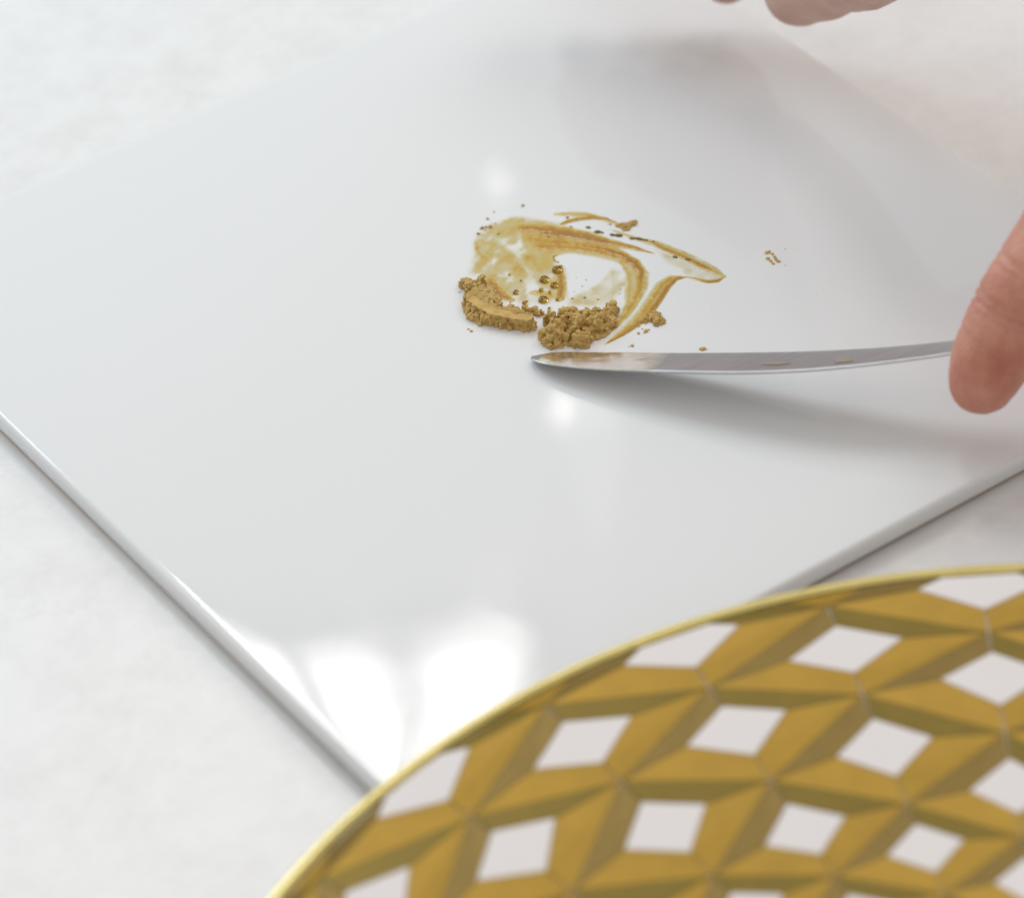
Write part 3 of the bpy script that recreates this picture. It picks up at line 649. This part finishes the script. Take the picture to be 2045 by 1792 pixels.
# ------------------------------------------------------------------ hands
def build_hand(name, chains, mat, label, nails=(), voxel=.0008, creases=()):
    """chains: lists of (point, radius); one continuous skin is grown over all of them"""
    bm = bmesh.new()
    for ch in chains:
        for (p, r), (q, s) in zip(ch[:-1], ch[1:]):
            n_ = max(2, int((q - p).length / (.35 * min(r, s))) + 1)
            for k in range(n_):
                t = k / n_; c_ = p.lerp(q, t); rr_ = r + (s - r) * (t * t * (3 - 2 * t))
                bmesh.ops.create_icosphere(bm, subdivisions=2, radius=rr_, matrix=Matrix.Translation(c_))
        bmesh.ops.create_icosphere(bm, subdivisions=2, radius=ch[-1][1], matrix=Matrix.Translation(ch[-1][0]))
    me = bpy.data.meshes.new('raw'); bm.to_mesh(me); bm.free()
    tmp = bpy.data.objects.new('raw', me); COL.objects.link(tmp)
    r = tmp.modifiers.new('r', 'REMESH'); r.mode = 'VOXEL'; r.voxel_size = voxel
    s = tmp.modifiers.new('s', 'SMOOTH'); s.iterations = 14; s.factor = .6
    dg = bpy.context.evaluated_depsgraph_get(); ev = tmp.evaluated_get(dg)
    out = bpy.data.meshes.new_from_object(ev); out.name = name
    bpy.data.objects.remove(tmp)
    n_ = len(out.vertices); co = np.zeros(n_ * 3, np.float32); no = np.zeros(n_ * 3, np.float32)
    out.vertices.foreach_get('co', co); out.vertices.foreach_get('normal', no); co = co.reshape(-1, 3); no = no.reshape(-1, 3)
    mm_ = co * 1000; dsp = .0005 * (fbm(mm_[:, 0] * .16 + mm_[:, 2] * .12, mm_[:, 1] * .16 - mm_[:, 2] * .1, 3, 5) - .5)
    for (c_, ax, rad, depth, wid) in creases:
        ax = np.array(ax.normalized()); rel = co - np.array(c_); al = rel @ ax; dist = np.linalg.norm(rel, axis=1)
        al = al + .0007 * (fbm(mm_[:, 0] * .4, mm_[:, 2] * .4, 2, 8) - .5)
        dsp = dsp - depth * np.exp(-(al / wid) ** 2) * np.clip((rad - dist) / (.3 * rad), 0, 1)
    co = co + no * dsp[:, None]; out.vertices.foreach_set('co', co.astype(np.float32).ravel()); out.update()
    out.polygons.foreach_set('use_smooth', [True] * len(out.polygons)); out.materials.clear()
    o = link(name, out, mat); tag(o, label, 'hand')
    for (c_, ax, nr, wid, lng) in nails:                # curved nail plate: centre, finger axis, outward normal
        ax = ax.normalized(); nr = (nr - ax * nr.dot(ax)).normalized(); sd = ax.cross(nr); V, F = [], []; A, B_ = 9, 7
        for i in range(B_):
            for k in range(A):
                u = (k / (A - 1) * 2 - 1); w = i / (B_ - 1) * 2 - 1; k2 = math.sqrt(max(0, 1 - .35 * w ** 4))
                V.append(c_ + sd * (u * wid * k2) + ax * (w * lng * (1 - .12 * u * u)) - nr * (.38 * wid * u * u + .00025 * w * w))
        for i in range(B_ - 1):
            for k in range(A - 1): F.append((i * A + k, i * A + k + 1, (i + 1) * A + k + 1, (i + 1) * A + k))
        nm = link('fingernail', mesh('fingernail', V, F), M_NAIL, o)
        sol = nm.modifiers.new('t', 'SOLIDIFY'); sol.thickness = .0005
    return o
def Q(px, py, zmm): return on_plane(px, py, TZ + zmm / 1000)
# the hand that holds the knife: index finger comes down in front of the blade
tip, dip, pip, mcp = Q(1960, 762, 13.0), Q(2024, 618, 26), Q(2160, 420, 44), Q(2380, 290, 64)
mcp2, mcp3, mcp4 = Q(2470, 300, 62), Q(2550, 330, 58), Q(2620, 380, 52)
wrist = Q(2900, 300, 52)
chains = [[(tip, .0066), (tip.lerp(dip, .35), .0080), (dip, .0086), (dip.lerp(pip, .5), .0088), (pip, .0095), (pip.lerp(mcp, .5), .0098), (mcp, .0115)],
          [(Q(2120, 690, 15), .0064), (Q(2165, 560, 27), .0082), (Q(2260, 380, 46), .0092), (mcp2, .0115)],
          [(Q(2230, 700, 14), .0062), (Q(2280, 590, 24), .0080), (Q(2380, 420, 42), .0090), (mcp3, .0112)],
          [(Q(2340, 720, 13), .0056), (Q(2390, 630, 22), .0070), (Q(2470, 480, 38), .0080), (mcp4, .0100)],
          [(Q(2075, 590, 26), .0078), (Q(2170, 520, 34), .0095), (Q(2330, 430, 44), .0115), (Q(2620, 380, 48), .0160)],
          [(mcp, .0115), (Q(2560, 240, 58), .0135), (wrist, .0200)], [(mcp2, .0115), (Q(2600, 270, 56), .0135), (wrist, .0200)],
          [(mcp3, .0112), (Q(2640, 310, 52), .0135), (wrist, .0200)], [(mcp4, .0100), (Q(2690, 360, 46), .0135), (wrist, .0190)],
          [(wrist, .0205), (Q(3200, 280, 52), .0235), (Q(3800, 240, 60), .0330)]]
ax = tip - dip; nrm = SIDE * .55 + FAR
build_hand('hand', chains, M_SKIN, 'hand with extended index finger pressing down the palette knife', [(tip - ax.normalized() * .004 + (nrm - ax.normalized() * nrm.dot(ax.normalized())).normalized() * .0070, ax, nrm, .0052, .0058)],
           creases=[(dip.lerp(tip, u_), dip - tip, .013, d_, w_) for u_, d_, w_ in ((-.10, .0005, .0005), (.02, .0007, .0006), (.12, .0004, .0004), (.45, .0002, .0004), (-.5, .0003, .0005), (-.62, .0004, .0005))])
# the other hand hovering low over the far corner of the tile
f1, f2_, f3, f4 = Q(1450, -48, 13), Q(1340, -66, 16), Q(1230, -90, 18), Q(1130, -122, 20)
k1, k2, k3, k4 = Q(1540, -270, 38), Q(1430, -300, 41), Q(1320, -310, 41), Q(1225, -310, 38)
pw = Q(1830, -195, 62)
def finger(t, k, r):
    a = t.lerp(k, .35) + Vector((0, 0, .004)); b_ = t.lerp(k, .7) + Vector((0, 0, .007))
    return [(t, r * .8), (t.lerp(a, .4), r * .97), (a, r), (b_, r * 1.08), (k, r * 1.3)]
chains = [finger(f1, k1, .0082), finger(f2_, k2, .0086), finger(f3, k3, .0082), finger(f4, k4, .0072),
          [(Q(1595, -18, 22), .0080), (Q(1660, -55, 30), .0098), (Q(1740, -110, 44), .0130), (pw, .018)],
          [(k1, .0105), (Q(1680, -260, 48), .0125), (pw, .0185)], [(k2, .0105), (Q(1630, -290, 50), .0125), (pw, .0185)],
          [(k3, .0102), (Q(1580, -320, 50), .0125), (pw, .018)], [(k4, .0092), (Q(1540, -340, 48), .012), (pw, .017)],
          [(pw, .0195), (Q(2060, -440, 75), .0225), (Q(2600, -1050, 125), .032)]]
build_hand('hand', chains, M_SKIN_PALE, 'pale hand hovering low over the far corner of the tile')

# ------------------------------------------------------------------ window and lamps met only in the glossy reflections
M_FRAME = simple('window_frame_paint', (.22, .22, .22), .5)
wf = tag(empty('window', window_light.location), 'tall window with dark glazing bars reflected in the tile corner', 'window')
wf.rotation_euler = window_light.rotation_euler
def bar(name, x0, x1, y0, y1, d=.03, lean=0.0):
    z = .02; V = [(x0 - lean, y0, z), (x1 - lean, y0, z), (x1 + lean, y1, z), (x0 + lean, y1, z)]; V += [(x, y, z2 + d - .0 + .0) for x, y, z2 in [(a, b_, -.02 - d + z - z) for a, b_, c_ in V]]
    V = [(a, b_, -.03) for a, b_, _ in V[:4]] + [(a, b_, -.03 - d) for a, b_, _ in V[:4]]
    me = mesh(name, V, [(0, 1, 2, 3), (7, 6, 5, 4), (0, 4, 5, 1), (1, 5, 6, 2), (2, 6, 7, 3), (3, 7, 4, 0)], False)
    link(name, me, M_FRAME, wf)
hw, hh = WIN_W / 2, WIN_H / 2
bar('frame_rail', -hw - .05, hw + .05, -hh - .06, -hh); bar('frame_rail', -hw - .05, hw + .05, hh, hh + .06)
bar('frame_stile', -hw - .05, -hw, -hh, hh); bar('frame_stile', hw, hw + .05, -hh, hh)
for k in (-1, 0, 1): bar('glazing_bar', k * .19 - .024, k * .19 + .024, -hh, hh)
for k in (-.33, .33): bar('glazing_bar', -hw, hw, k * WIN_H - .016, k * WIN_H + .016, .02)

M_SHADE = simple('white_lamp_shade', (.85, .85, .83), .4)
M_SHADE.node_tree.nodes['Principled BSDF'].inputs['Emission Color'].default_value = (1, 1, 1, 1)
M_SHADE.node_tree.nodes['Principled BSDF'].inputs['Emission Strength'].default_value = 0.55
M_BULB, nt, b = new_mat('lit_bulb'); b.inputs['Emission Color'].default_value = (1, .97, .92, 1); b.inputs['Emission Strength'].default_value = 34
def spot_lamp(px, py, dist, r, h, rb, off, label):
    p = on_plane(px, py, TZ); v = (p - CAM).normalized(); d = Vector((v.x, v.y, -v.z)); loc = p + d * dist
    o = tag(empty('spot_lamp', loc), label, 'lamp', None)
    sh = [(r * .99, 0), (r, .0005), (r * .22, h), (.001, h + .001), (.001, h), (r * .2, h - .001), (r * .94, .001)]
    link('shade', lathe('shade', sh, 40), M_SHADE, o)
    V = [(rb * math.cos(a) * math.sin(e), rb * math.sin(a) * math.sin(e), rb * math.cos(e)) for e in np.linspace(.05, 3.09, 12) for a in np.linspace(0, 2 * math.pi, 24, endpoint=False)]
    F = [(i * 24 + k, (i + 1) * 24 + k, (i + 1) * 24 + (k + 1) % 24, i * 24 + (k + 1) % 24) for i in range(11) for k in range(24)]
    bl = link('bulb', mesh('bulb', V, F), M_BULB, o); bl.location = SIDE * off + Vector((0, 0, -rb * .4))
spot_lamp(1185, 815, 0.55, .0105, .058, .0019, -.0105, 'small lit lamp with white cone shade mirrored below the blade')
spot_lamp(995, 360, 0.55, .0036, .016, .0011, 0, 'tiny lit spot lamp mirrored above the smear')
